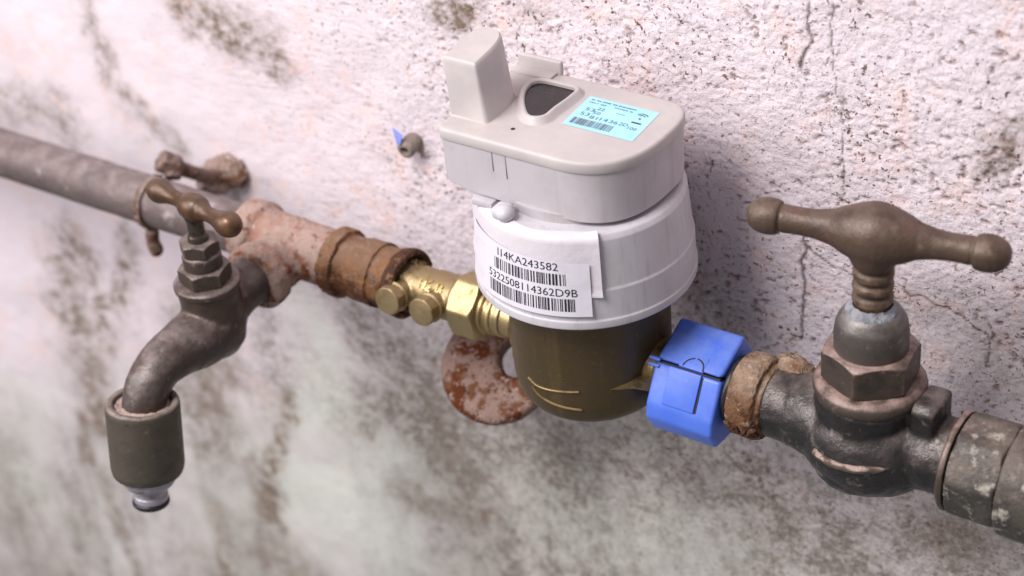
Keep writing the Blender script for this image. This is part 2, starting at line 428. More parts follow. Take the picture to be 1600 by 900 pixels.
grey = [  # grey stains, with shade below the pipe and behind the clip painted in
  ([(-314, -134), (-325, -185), (-313, -219)], 20.7, 0.7),
  ([(-252, -114), (-254, -150)], 12.1, 0.65),
  ([(-183, -74), (-169, -94), (-150, -109)], 17.2, 0.75),
  ([(-220, -138), (-194, -146)], 20.7, 0.7),
  ([(-158, -133), (-135, -150), (-112, -137)], 20.7, 0.8),
  ([(-83, -122), (-28, -105), (15, -104)], 24.1, 0.6),
  ([(-316, -281), (-275, -284), (-258, -297)], 17.2, 0.5),
  ([(-94, -160), (-55, -162), (-15, -137)], 27.6, 0.4),
  ([(56, -100), (89, -109), (151, -98)], 27.6, 0.55),
  ([(-143, -222), (-57, -198)], 20.7, 0.4),
  ([(-283, -151), (-296, -119)], 15.5, 0.6),
  ([(24, -8), (40, -45)], 20.7, 0.5),
  ([(-306, -4), (-327, 9)], 10.3, 0.3),
  ([(122, 17), (170, 14)], 20.7, 0.3),
]
pale = [
  ([(-260, -227), (-216, -224), (-191, -242)], 20.7, 0.9),
  ([(-221, -95), (-206, -107), (-233, -160)], 13.8, 0.8),
  ([(-185, -202), (-181, -238)], 13.8, 0.7),
  ([(-484, -242), (-511, -329)], 20.7, 0.6),
  ([(-56, -184), (14, -146)], 17.2, 0.4),
  ([(-189, -171), (-172, -174)], 10.3, 0.6),
  ([(-407, -156), (-410, -186)], 5.5, 0.4),
]
cracks = [
  ([(75.9, 154.4), (75.4, 146.1), (76.3, 137.9), (73.8, 130.3), (71.6, 124.1)], 1.3, 0.9),
  ([(86.5, 155.2), (84.7, 148.0), (86.0, 137.2), (87.2, 126.2), (89.0, 118.1), (90.9, 107.0), (92.1, 89.6), (91.5, 74.4), (91.2, 62.0)], 0.7, 0.8),
  ([(73.5, 45.9), (74.4, 39.7), (73.3, 31.3), (74.0, 18.3), (73.4, 1.3), (72.3, -9.3)], 1.2, 0.9),
  ([(75.6, 39.1), (82.5, 36.6), (87.0, 32.8), (94.4, 32.8), (100.2, 31.1)], 0.7, 0.9),
  ([(121.0, 37.8), (119.5, 31.0), (123.3, 29.0), (130.3, 31.2), (137.4, 28.6), (144.3, 27.7), (152.9, 22.5), (158.0, 19.4)], 0.8, 0.85),
  ([(156.6, 28.5), (158.9, 22.9), (158.9, 14.9), (156.8, 4.4)], 0.8, 0.85),
  ([(10.4, 136.0), (17.8, 134.1), (23.8, 132.4), (31.2, 131.1)], 0.6, 0.8),
  ([(151.1, 96.3), (155.8, 103.3), (162.5, 110.6), (162.6, 116.2)], 1.6, 0.5),
  ([(86.6, 60.7), (83.6, 69.1)], 0.6, 0.6),
  ([(30.3, 68.9), (29.5, 64.6)], 0.7, 0.9),
  ([(120.6, 131.0), (143.9, 131.0), (153.6, 137.3)], 0.7, 0.4),
]
def build_wall():
    rs = np.random.RandomState(3)
    xs = np.concatenate([np.arange(-820, -140, 2.2), np.arange(-140, 205, .8), np.arange(205, 460, 4)])
    zs = np.concatenate([np.arange(-600, -150, 2.2), np.arange(-150, 182, .8), np.arange(182, 360, 4)])
    X, Z = np.meshgrid(xs, zs)
    def vn(x, z, size, seed):
        r = np.random.RandomState(seed); T = r.rand(256, 256)
        u, v = x / size + 1000.5, z / size + 1000.5
        i, j = np.floor(u).astype(int), np.floor(v).astype(int)
        a, b = u - i, v - j; a = a * a * (3 - 2 * a); b = b * b * (3 - 2 * b)
        g = lambda p, q: T[p % 256, q % 256]
        return (g(i, j) * (1 - a) + g(i + 1, j) * a) * (1 - b) + (g(i, j + 1) * (1 - a) + g(i + 1, j + 1) * a) * b
    def fbm(x, z, size, seed, oct=4, gain=.5):
        s = 0; a = 1; t = 0
        for k in range(oct): s = s + a * vn(x, z, size / 2 ** k, seed + k); t += a; a *= gain
        return s / t
    # ragged coordinates for the outlines of stains and painted shade
    wx = X + (fbm(X, Z, 26, 11, 5, .6) - .5) * 36; wz = Z + (fbm(X, Z, 26, 21, 5, .6) - .5) * 36
    def pathdist(path, x, z):
        d = np.full(x.shape, 1e9)
        P = path if len(path) > 1 else path * 2
        for (ax, az), (bx, bz) in zip(P, P[1:]):
            ex, ez = bx - ax, bz - az; L = ex * ex + ez * ez + 1e-9
            t = np.clip(((x - ax) * ex + (z - az) * ez) / L, 0, 1)
            d = np.minimum(d, np.hypot(x - ax - t * ex, z - az - t * ez))
        return d
    def field(lst):
        f = np.zeros(X.shape)
        for path, r, w in lst:
            d = pathdist(path, wx, wz)
            f = np.maximum(f, w * np.exp(-(d / (r * 1.3)) ** 3))
        return f
    sm = lambda v, a, b: (lambda t: t * t * (3 - 2 * t))(np.clip((v - a) / (b - a), 0, 1))
    br, gr, pl = field(brown), field(grey), field(pale)
    speck = fbm(X, Z, 6, 41, 4, .7)
    low = sm(-Z + (fbm(X, Z, 60, 161, 3) - .5) * 90 - np.clip(-(X + 120) * .45, 0, 170), 30, 150)                                     # lower wall greyed: dampness plus shade under the pipe, painted in
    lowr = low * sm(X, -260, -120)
    patch = fbm(X * 1.1 + Z * .2, Z * .45, 50, 61, 5, .6)
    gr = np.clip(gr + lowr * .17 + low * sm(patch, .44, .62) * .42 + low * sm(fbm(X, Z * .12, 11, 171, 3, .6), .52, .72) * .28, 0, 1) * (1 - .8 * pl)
    br = np.clip(br + low * sm(fbm(X * 1.6, Z * .35, 60, 71, 4), .55, .74) * .35 * sm(-X, -200, 120), 0, 1)
    gr = gr * (.6 + .65 * sm(speck, .34, .62)); br = br * (.6 + .7 * sm(fbm(X, Z, 7, 51, 4, .65), .36, .62))
    rough = sm(X, -330, -60) * (1 - .55 * sm(-Z, 60, 170))   # coarse render at the right, smoother at left and below
    cr = np.zeros(X.shape)
    jx = X + (fbm(X, Z, 5, 81, 3) - .5) * 4; jz = Z + (fbm(X, Z, 5, 91, 3) - .5) * 4
    for path, w, s in cracks:
        d = pathdist(path, jx, jz); w2 = w * .62 * (.35 + 1.3 * fbm(X, Z, 7, 95, 3))
        cr = np.maximum(cr, s * np.exp(-(d / w2) ** 2))
    # relief: swelling of the render, trowel lumps, grain, cracks
    H = (fbm(X, Z, 130, 1, 3) - .5) * 5 + (fbm(X, Z, 26, 5, 3) - .5) * 2.2
    H += (fbm(X, Z * 1.5, 6.0, 9, 3, .6) - .5) * (.3 + .5 * rough) + (fbm(X, Z * 1.3, 2.1, 15, 2) - .5) * (.12 + .68 * rough)
    H += -.35 * cr - .4 * gr * speck
    pit = sm(fbm(X, Z * 1.4, 3.2, 33, 2, .6) + (fbm(X, Z, 40, 36, 3) - .5) * .22, .72, .84) * rough
    H -= pit * .9
    n, mrow = len(xs), len(zs)
    co = np.stack([X * S, (WALL_Y - H) * S, Z * S], -1).reshape(-1, 3)
    idx = np.arange(n * mrow).reshape(mrow, n)
    q = np.stack([idx[:-1, :-1], idx[:-1, 1:], idx[1:, 1:], idx[1:, :-1]], -1).reshape(-1, 4)
    me = bpy.data.meshes.new('wall')
    me.vertices.add(len(co)); me.vertices.foreach_set('co', co.astype(np.float32).ravel())
    me.loops.add(q.size); me.loops.foreach_set('vertex_index', q.astype(np.int32).ravel())
    me.polygons.add(len(q)); me.polygons.foreach_set('loop_start', np.arange(0, q.size, 4, dtype=np.int32))
    me.update(calc_edges=True)
    me.polygons.foreach_set('use_smooth', np.ones(len(q), dtype=bool))
    for nm, arr in (('stain_shade', (br, gr, np.clip(cr, 0, 1), rough)), ('damp_shade', (pl, low, pit, patch))):
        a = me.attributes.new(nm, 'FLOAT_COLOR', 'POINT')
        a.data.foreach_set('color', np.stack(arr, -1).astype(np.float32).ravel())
    o = bpy.data.objects.new('wall', me); COL.objects.link(o); o['kind'] = 'structure'
    # material
    mt, nt, p = new_mat('old_plaster')
    tc = N(nt, 'ShaderNodeTexCoord'); vec = tc.outputs['Object']
    def attr(name):
        a = N(nt, 'ShaderNodeAttribute'); a.attribute_name = name
        s = N(nt, 'ShaderNodeSeparateColor'); nt.links.new(a.outputs['Color'], s.inputs[0])
        return s.outputs[0], s.outputs[1], s.outputs[2], a.outputs['Alpha']
    a_br, a_gr, a_cr, a_ro = attr('stain_shade'); a_pl, a_low, a_pit, a_patch = attr('damp_shade')
    c = mixc(nt, noise_fac(nt, vec, 40, .35, .7), srgb(229, 215, 221), srgb(222, 210, 216))
    c = mixc(nt, noise_fac(nt, vec, 16, .52, .74), c, srgb(232, 206, 204))
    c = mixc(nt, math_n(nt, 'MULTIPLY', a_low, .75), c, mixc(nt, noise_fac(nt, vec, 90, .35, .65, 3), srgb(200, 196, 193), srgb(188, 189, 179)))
    c = mixc(nt, math_n(nt, 'MULTIPLY', a_pl, .8), c, srgb(213, 214, 206))
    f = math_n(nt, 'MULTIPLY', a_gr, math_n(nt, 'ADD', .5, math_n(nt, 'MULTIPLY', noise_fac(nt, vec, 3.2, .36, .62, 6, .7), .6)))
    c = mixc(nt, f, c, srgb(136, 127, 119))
    f = math_n(nt, 'MULTIPLY', a_br, math_n(nt, 'ADD', .5, math_n(nt, 'MULTIPLY', noise_fac(nt, vec, 5, .36, .64, 6, .7), .7)))
    c = mixc(nt, f, c, srgb(128, 112, 98))
    # small dirt-filled pores of the coarse render
    pores = noise_fac(nt, vec, 2.3, .625, .70, 2, .5)
    clus = noise_fac(nt, vec, 30, .34, .62, 4)
    f = math_n(nt, 'MULTIPLY', math_n(nt, 'MULTIPLY', pores, math_n(nt, 'ADD', .25, clus)), math_n(nt, 'ADD', .10, math_n(nt, 'MULTIPLY', a_ro, .85)))
    c = mixc(nt, math_n(nt, 'MULTIPLY', f, .85), c, srgb(120, 88, 76))
    pores2 = noise_fac(nt, vec, 1.7, .60, .68, 2, .5)
    f2 = math_n(nt, 'MULTIPLY', math_n(nt, 'MULTIPLY', pores2, a_ro), .42)
    c = mixc(nt, f2, c, srgb(134, 104, 96))
    c = mixc(nt, math_n(nt, 'MULTIPLY', a_pit, .6), c, srgb(122, 88, 76))
    c = mixc(nt, a_cr, c, srgb(74, 54, 48))
    nt.links.new(c, p.inputs['Base Color'])
    p.inputs['Roughness'].default_value = .9; p.inputs['Specular IOR Level'].default_value = .25
    nn = N(nt, 'ShaderNodeTexNoise'); nn.inputs['Scale'].default_value = 700; nn.inputs['Detail'].default_value = 4
    nn.inputs['Roughness'].default_value = .65; nt.links.new(vec, nn.inputs['Vector'])
    h = math_n(nt, 'SUBTRACT', nn.outputs[0], math_n(nt, 'MULTIPLY', f, .9))
    b = N(nt, 'ShaderNodeBump'); b.inputs['Distance'].default_value = .0012
    nt.links.new(math_n(nt, 'ADD', .25, math_n(nt, 'MULTIPLY', a_ro, .4)), b.inputs['Strength'])
    nt.links.new(h, b.inputs['Height']); nt.links.new(b.outputs[0], p.inputs['Normal'])
    me.materials.append(mt)
    return o
build_wall()

XA = (1, 0, 0)
def along_x(vf, x=0, y=0, z=0):       # local z -> world x
    return xf(vf, frame((x, y, z), (1, 0, 0), (0, -1, 0)))

# ------------------------------------------------------------------ supply pipe at the left
t = empty('supply_pipe', (-480, 0, 0), 'long grey galvanised pipe running along the wall at the left', 'pipe')
prof = [(12.6, -760 + 8 * k) for k in range(73)]
obj('tube', roughen(along_x(rev(prof, 40)), .35, 14, 2), 'galv', t)

# bracket that holds the pipe to the wall
t = empty('pipe_bracket', (-262, 52, -14), 'small rusty pipe clamp set in a mortar lump behind the left tap', 'bracket')
def band(path, w, th):
    """flat strap following a path around the x axis"""
    V, F = [], []
    for p in path:
        r = Vector((0, p.y, p.z)).normalized()
        for dx, dr in ((-w, 0), (w, 0), (w, th), (-w, th)):
            V.append(Vector((p.x + dx, p.y, p.z)) + r * dr)
    for i in range(len(path) - 1):
        for k in range(4):
            j = (k + 1) % 4; F.append((4 * i + k, 4 * i + j, 4 * i + 4 + j, 4 * i + 4 + k))
    F.append((0, 1, 2, 3)); n = 4 * (len(path) - 1); F.append((n + 3, n + 2, n + 1, n))
    return V, F
obj('strap', roughen(band([Vector((-258, 12.9 * math.cos(a), 12.9 * math.sin(a))) for a in [math.radians(60 + 195 * k / 40) for k in range(41)]], 2.0, 1.2), .3, 5, 3), 'clamp', t)
obj('strap_lug', roughen(fuse([tube(spline([(-258, -6, -13), (-258, -7, -19), (-257, -7, -24)], 4), [3.2, 3.6, 3.4, 3.4, 3.4, 3.6, 3.6, 3.6, 3.2], 16), sphere((-257, -7, -24), 3.8)], .8, 3), .3, 5, 4), 'clamp', t)
obj('bolt_head', roughen(fuse([xf(hexnut(5.6, 0, 6), frame((-259, 15.5, 13.5), (-.5, -.6, .6))), sphere((-258, 16, 13), 6.0), tube([(-258, 16, 13), (-255, 12, 8)], 4.2)], .8, 3), .6, 5, 5), 'clamp', t)
obj('arm', roughen(tube([(-257, 17, 12), (-256, 26, 4), (-258, 38, -6), (-262, 58, -14)], [4.0, 3.6, 3.8, 4.6], 18), .5, 5, 6), 'clamp', t)
obj('mortar_lump', roughen(fuse([sphere((-262, 49, -12), (10, 13, 9)), sphere((-256, 54, -10), (11, 9, 9)), sphere((-268, 54, -14), (8, 7, 7))], 1.0, 3), 2.4, 6, 7), 'mortar', t)

# ------------------------------------------------------------------ rusty tee
t = empty('pipe_tee', (-166, 0, -14), 'rusty pinkish pipe tee feeding the left tap', 'pipe fitting')
run = along_x(rev(rounded([(13.2, -198), (17.2, -196), (17.6, -186), (14.6, -183), (14.2, -160), (14.0, -138)], 1.5), 40))
brn = xf(rev(rounded([(14.0, 0), (14.2, 18), (16.4, 21), (16.6, 29), (13, 30)], 1.2), 40), frame((-169, 0, -1), (0, -1, -.04)))
body = fuse([run, brn, sphere((-166, 0, 0), (20, 14.6, 14.4))], .8, 5)
obj('tee_body', roughen(roughen(body, .35, 8, 8), .28, 2.4, 9), 'rusty_tee', t)

# rusty ribbed coupling between tee and brass
t = empty('rusty_coupling', (-120, 0, -15), 'orange-brown rusted coupling between the tee and the brass fitting', 'pipe fitting')
prof = rounded([(13, -142), (16.4, -141.4), (16.8, -138), (16.4, -134.4), (14.2, -133.6), (14.0, -126), (15.2, -125.2), (15.4, -114), (14.2, -113.2), (14.6, -105), (12, -103.5)], .6)
obj('sleeve', roughen(roughen(along_x(rev(spline(prof, 2), 72)), .55, 4.5, 10), .25, 1.6, 44), 'rusty_coupling', t)
prof = rounded([(13.6, -104.8), (15.8, -104), (16.8, -100), (16.4, -98), (14.4, -97.4), (12.6, -99.5), (10.4, -102)], .5)
obj('end_rim', roughen(roughen(along_x(rev(prof, 56)), .8, 4, 11), .35, 1.7, 12), 'rust_dark', t)
V, F = [], []
rr = random.Random(5)
fib = []
for k in range(46):
    a = rr.uniform(0, 2 * PI); r0 = rr.uniform(10.2, 12.6); x0 = rr.uniform(-101, -96)
    da = rr.uniform(-.5, .5); pts = []
    for s in range(5):
        u = s / 4; r_ = r0 + rr.uniform(-.3, .9); aa = a + da * u
        pts.append((x0 + u * rr.uniform(-1, 5), r_ * math.cos(aa), r_ * math.sin(aa)))
    fib.append(tube(spline(pts, 3), .16, 5))
obj('hemp_fibres', join(*fib), 'hair', t)

# ------------------------------------------------------------------ brass fitting
t = empty('brass_fitting', (-78, 0, -10), 'bright brass check fitting with two small plugs left of the meter', 'pipe fitting')
prof = rounded([(9.4, -103), (10.4, -102.5), (10.4, -84), (10.9, -83.6), (10.9, -70), (12.2, -69), (12.4, -66), (9, -65)], .4)
core = along_x(rev(prof, 56))
PD = Vector((0, -1, .16)).normalized()
bosses = [xf(rev(rounded([(5.8, 4), (6.4, 8), (6.2, 13.2), (5, 13.4)], .5), 32), frame((x, 0, 0), PD)) for x in (-96.5, -77.5)]
obj('valve_body', roughen(fuse([core] + bosses, .5, 4), .06, 3, 1), 'brass', t)
for x in (-96.5, -77.5):
    pl_ = xf(rev(rounded([(6.9, 13.2), (7.3, 13.6), (7.3, 14.4), (6.4, 14.7), (6.4, 15.1), (6.9, 15.4), (6.9, 19.6), (6.4, 20.4), (.5, 20.6)], .3), 40,
                 lambda r, th, z: r if (z < 15.2 or r < 2) else min(r, 6.45 / math.cos(((th + .3) % (PI / 4)) - PI / 8))), frame((x, 0, 0), PD))
    obj('plug', pl_, 'brass', t)
def on_cyl(vf, x0, ang0, R, rot=0.0):
    """wrap flat text (mm) onto a cylinder about x: text u along x, v around"""
    out = []
    for v in vf[0]:
        u, w = v.x * math.cos(rot) - v.y * math.sin(rot), v.x * math.sin(rot) + v.y * math.cos(rot)
        a = math.radians(ang0) + w / R
        out.append(Vector((x0 + u, -R * math.cos(a), R * math.sin(a))))
    return out, vf[1]
def raised(fn, bodies, h=.85):
    out = []
    for args in bodies:
        V0, F0 = fn(*args); n = len(V0); cnt = {}
        for f in F0:
            for a, b in zip(f, f[1:] + f[:1]): cnt[(a, b)] = 1
        V1 = [p + Vector((0, p.y, p.z)).normalized() * h for p in V0]
        side = [(a, b, b + n, a + n) for (a, b) in cnt if (b, a) not in cnt]
        out.append((V0 + V1, [tuple(i + n for i in f) for f in F0] + side))
    return join(*out)
obj('cast_letters', raised(on_cyl, [(text_mesh('H', 5.4), -87.5, 40, 10.3, 0), (text_mesh('NW', 4.4), -83.4, 66, 10.8, -1.5), (text_mesh('CSA', 4.4), -77.6, 66, 10.8, -1.5)]), 'brass_letters', t, smooth=False)
nut = along_x(hexnut(13.6, -68.5, -54.5, ph=.30))
obj('union_nut', nut, 'brass_nut', t)
prof = rounded([(9.8, -56), (11.4, -55), (11.4, -52.6), (9.6, -52.2), (9.6, -50.4), (10.6, -50), (10.6, -48.2), (9.6, -47.8), (9.6, -45.8), (10.4, -45.4), (10.4, -43.4), (9.4, -43), (9.6, -30)], .3)
obj('threaded_tail', along_x(rev(prof, 56)), 'brass_nut', t)

# ------------------------------------------------------------------ left tap
TX, TY = -170.0, -57.0
t = empty('bib_tap', (TX, TY, -20), 'old brown brass garden tap with small T handle at the left', 'tap')
def TP(y, z, x=0): return (TX + x, y, z)
inlet = tube([TP(-26, -1), TP(-40, -3), TP(-57, -5)], [12.4, 11.2, 13], 32)
barrel = xf(rev(rounded([(9, -24), (13.2, -18), (14.2, -8), (13.8, 6), (14.6, 12.5), (12, 13)], 2), 40), frame((TX, TY, 0), (0, 0, 1)))
sp = spline([TP(-56, -10) + (15,), TP(-70, -10) + (14.2,), TP(-84, -8.5) + (12.0,), TP(-97, -10) + (10.6,), TP(-106, -17) + (10.2,), TP(-110, -27) + (9.8,), TP(-112, -38) + (9.6,)], 6)
spout = tube([p[:3] for p in sp], [p[3] for p in sp], 32)
obj('tap_body', roughen(roughen(fuse([inlet, barrel, spout, sphere(TP(-57, -8), (14.5, 16, 15))], .8, 9), .25, 9, 13), .1, 2.5, 14), 'tap_brass', t)
up = lambda vf: xf(vf, frame((TX, TY, 0), (0, 0, 1)))
obj('flange', roughen(up(rev(rounded([(10, 11.8), (15.2, 11.8), (15.4, 14.4), (14.2, 15.2), (9, 15.3)], .6), 48)), .1, 5, 1), 'tap_brass', t)
obj('bonnet_nut', up(hexnut(10.6, 15.2, 23.0, ph=.25)), 'tap_brass', t)
obj('bonnet_neck', up(rev(rounded([(8.8, 22.8), (9.0, 23.2), (9.0, 29.0), (8.2, 30.2), (7, 30.4)], .5), 40)), 'tap_brass', t)
obj('gland_nut', up(hexnut(8.2, 30.2, 36.6, ph=.6)), 'tap_brass', t)
obj('spindle', up(rev(rounded([(4.9, 36), (4.6, 39), (3.9, 40), (3.9, 46), (4.6, 49)], .4), 28)), 'spindle', t)
hub = Vector((TX, TY + 1, 53.0)); hd = Vector((50, -8, 0)).normalized()
hp = [(.2, -30.6), (2.6, -30.2), (4.6, -28.6), (5.7, -26.2), (6.0, -24), (5.6, -21.5), (4.5, -18.5), (3.7, -15), (3.4, -11), (3.8, -8.2), (4.6, -6.7), (4.5, -6.1), (5.3, -5.4), (6.2, -3.2), (6.6, 0)]
hp = hp + [(r, -z) for r, z in hp[-2::-1]]
obj('handle', xf(rev(hp, 36), frame(hub, hd)), 'tap_handle', t, sharp=60)

# hose collar screwed under the spout
HA = Vector((TX, -109, -19)); HD = Vector((0, -8.5, -54)).normalized()
t = empty('hose_connector', HA + HD * 60, 'dark cylindrical hose collar with pale plastic nozzle hanging from the tap spout', 'hose connector')
hx = lambda vf: xf(vf, frame(HA, HD))
obj('collar', roughen(hx(rev(rounded([(12.4, 6), (12.8, 1.6), (13.4, .5), (15.4, 0), (16.5, 1.0), (16.7, 3), (16.7, 33.5), (16.0, 36.5), (12, 37)], .6), 64, cap=False)), .14, 5, 2), 'olive_cap', t)
obj('dust_fill', roughen(hx(rev([(13.0, 4.5), (13.0, 2.6), (11, 2.2), (6, 1.8), (.2, 1.6)], 40, cap=False)), .8, 3, 3), 'pink_dust', t)
obj('adapter', hx(rev(rounded([(10, 36.6), (14.6, 36.8), (14.4, 39.5), (11.0, 43), (8.2, 44), (7.4, 45.2), (7.4, 48.4), (8.0, 49), (8.0, 51.4), (7, 52.6), (5.6, 53.2), (5.0, 51)], .5), 48,
    lambda r, th, z: r if not 37.5 < z < 43.5 else min(r, 12.8 / math.cos(((th) % (PI / 4)) - PI / 8)))), 'white_pvc', t)
tor = [(7.7 + .9 * math.cos(a), 53.0 + 1.4 * math.sin(a)) for a in [2 * PI * k / 12 for k in range(13)]]
obj('seal_ring', hx(rev(tor, 48, cap=False)), 'rubber', t)

# ------------------------------------------------------------------ rusty ring on a wall hook, under the meter
t = empty('rusty_ring_bracket', (-62, 30, -50), 'rusty pink iron ring plate sticking out of the wall below the brass nut', 'bracket')
RC = Vector((-65, 17, -46)); RN = Vector((.10, -.60, .78)).normalized()
plate = xf(rev(rounded([(9.6, -4.4), (25.5, -4.6), (28.4, -3.0), (29.0, 0), (28.2, 2.4), (26.4, 3.6), (20, 3.9), (10.4, 3.8), (9.2, 2.4), (9.0, -2.4), (9.6, -4.4)], 1.6), 72, cap=False), frame(RC, RN))
# hole set off the centre
mmr = frame(RC, RN); inv = mmr.inverted(); vv = []
for p in plate[0]:
    q = inv @ p; r = math.hypot(q.x, q.y); k = max(0, (28 - r) / 19)
    off = inv.to_3x3() @ Vector((9.0, 3.0, 5.5)); off.z = 0
    q.x += off.x * k * .95; q.y += off.y * k * .95; vv.append(mmr @ q)
obj('ring_plate', roughen(roughen((vv, plate[1]), .55, 8, 4), .25, 3, 5), 'rust_ring', t)
obj('stem', roughen(tube([(-45, 24, -44), (-42, 36, -42), (-41, 60, -42)], 4.5, 18), .3, 6, 5), 'rust_ring', t)

# ------------------------------------------------------------------ water meter
t = empty('water_meter', (0, 0, -21), 'water meter with white plastic cap, blue label and dark bronze body', 'water meter')
BP = [(.5, -23.2), (22, -22.8), (28.8, -21.0), (32.2, -17.2), (34.0, -11), (34.6, -3), (34.7, 8), (34.9, 40)]
BPs = spline(BP, 5)
obj('bronze_body', rev([(max(.3, r), z) for r, z in BPs], 96), 'bronze', t, sharp=50)
def body_r(z):
    for (r0, z0), (r1, z1) in zip(BPs, BPs[1:]):
        if z0 <= z <= z1: return r0 + (r1 - r0) * (z - z0) / max(1e-6, z1 - z0)
    return 34.8
def on_body(pts, off=.1):
    out = []
    for ph, z in pts:
        a = math.radians(ph); r = body_r(z) + off; out.append((r * math.sin(a), -r * math.cos(a), z))
    return out
obj('cast_mark', tube(on_body(spline([(-20, -1.0), (-12, -2.6), (-4, -2.6), (10, -1.6), (23, -.6)], 6)), [.2] + [.6] * 23 + [.45], 10), 'bronze_mark', t)
obj('cast_mark', tube(on_body(spline([(-16, -4.6), (-11, -7.4), (-2, -9.2), (10, -10.2), (24, -10.6)], 6)), [.2] + [.6] * 23 + [.45], 10), 'bronze_mark', t)
# ports
prof = rounded([(10, 26), (12.6, 30), (12.4, 37.5), (13.4, 38.2), (13.4, 43), (9, 43.2)], .5)
obj('outlet_port', along_x(rev(prof, 72, lambda r, th, z: min(r, 12.2 / math.cos(((th + .35) % (PI / 3)) - PI / 6)))), 'bronze_mark', t)
obj('inlet_port', along_x(rev([(r, -z) for r, z in rounded([(10, 26), (12.0, 30), (11.6, 36.5), (10.4, 37.0), (9, 37.2)], .5)], 48)), 'bronze', t)
def web(s, y0, x1):
    # thin cast web running from the body out to the port, tapering to a point
    a = [(s * 24.5, -25.2, -.2), (s * 31, -y0 - 3.5, 1.6), (s * x1, -y0, 3.0), (s * x1, -y0 + .5, -4.2), (s * 31, -y0 - 2.8, -3.0)]
    V = [Vector(p) for p in a] + [Vector((p[0], p[1] + 5, p[2])) for p in a]
    n = 5
    return V, [tuple(range(n)), tuple(reversed(range(n, 2 * n)))] + [(k, n + k, n + (k + 1) % n, (k + 1) % n) for k in range(n)]
obj('port_web', web(1, 13.8, 39), 'bronze_mark', t, sharp=20)
obj('port_web', web(-1, 13.0, 35), 'bronze_mark', t, sharp=20)
# collar
def collar_r(z):
    if z < 58: return 46.3 - (z - 44) * .025
    return 45.4 - (z - 58) * (45.4 - 43.4) / 24
prof = rounded([(34.0, 39.6), (45.9, 39.4), (46.9, 40.2), (46.9, 43.6), (46.3, 44.2), (46.0, 57.4), (45.4, 58.3), (43.6, 79.5), (42.3, 81.6), (40.5, 82.0), (30, 81.8)], .5)
obj('collar', rev(prof, 128, cap=False), 'collar', t)
obj('collar_neck', rev([(33, 78), (33, 86)], 64), 'plastic', t)
# cap
def bez(p0, p1, p2, p3, n=14):
    out = []
    for k in range(n):
        u = k / n; a = (1 - u) ** 3; b = 3 * u * (1 - u) ** 2; c_ = 3 * u * u * (1 - u); d = u ** 3
        out.append((a * p0[0] + b * p1[0] + c_ * p2[0] + d * p3[0], a * p0[1] + b * p1[1] + c_ * p2[1] + d * p3[1]))
    return out
OUT = []
OUT += arc(-43.5, -28.5, 3.6, 180, 270, 6)
OUT += [(-30, -32.1), (-15, -32.1), (0, -32.1)]
OUT += bez((10, -32.1), (30, -32.1), (40, -20), (40.2, 2), 20)
OUT += [(40.2, 2)]
OUT += bez((40.2, 8), (40.2, 22), (36, 28.5), (24, 28.5), 12)
OUT += [(24, 28.5), (8, 28.5), (-10, 28.5), (-28, 28.5)]
OUT += arc(-43.1, 24.5, 4, 90, 180, 6)
OUT += [(-47.1, 10), (-47.1, -10)]
def zbot(x, y): return 83.9 + 4.2 * max(0, min(1, (-34 - x) / 12)) ** 2
obj('cap_housing', polyprism(OUT, [(3.0, lambda x, y: zbot(x, y) + .2), (1.6, zbot), (1.2, lambda x, y: zbot(x, y) + .5), (.7, 107.0), (2.0, 107.4)]), 'plastic', t)
cap_lid = obj('cap_lid', polyprism(OUT, [(2, 107.2), (.2, 107.0), (0, 107.4), (0, 110.6), (.2, 111.3), (.55, 111.75), (1.0, 111.98), (2.0, 112.05)]), 'plastic_lid', t)
for sx, w, z0 in ((-20.5, .13, 98), (-14.0, .06, 96)):
    obj('moulding_seam', rbox((sx, -31.35, (z0 + 106.6) / 2), (w, .5, 106.6 - z0), 0, 1), 'seam', t)
obj('screw_hole', xf(rev([(.95, 0), (.95, .12)], 20), frame((-17.5, -19.7, 112.02), (0, 0, 1))), 'dark_gap', t)
# antenna tower
AO = arc(-45.6, -19.2, 2.0, 180, 270, 6) + arc(-31.2, -19.2, 2.0, 270, 360, 6) + bez((-29.2, -10), (-29.4, 2), (-32.5, 6.5), (-39.4, 6.5), 14) + bez((-39.4, 6.5), (-45.8, 6.5), (-47.6, 3), (-47.6, -8), 14)
def rows_ant(): return [(-.6, 111.8), (0, 112.6), (.5, 128), (.8, 135.6), (1.0, 136.8), (1.3, 137.5), (1.75, 137.9)]
ant = polyprism(AO, rows_ant(), False)
for p in ant[0]:
    if p.z > 125: p.z += (p.y + 20) * .10
    p.x -= max(0, p.z - 112) * .10      # the tower leans a little outwards
obj('antenna_tower', ant, 'plastic_lid', t)
# hinge tab at the rear
obj('hinge_tab', rbox((-35, 27.6, 114.8), (22, 2.4, 7.0), 1.0, 3), 'plastic_lid', t)
obj('hinge_tab_foot', rbox((-36, 24.0, 112.6), (20, 7, 1.4), .5, 2), 'plastic_lid', t)
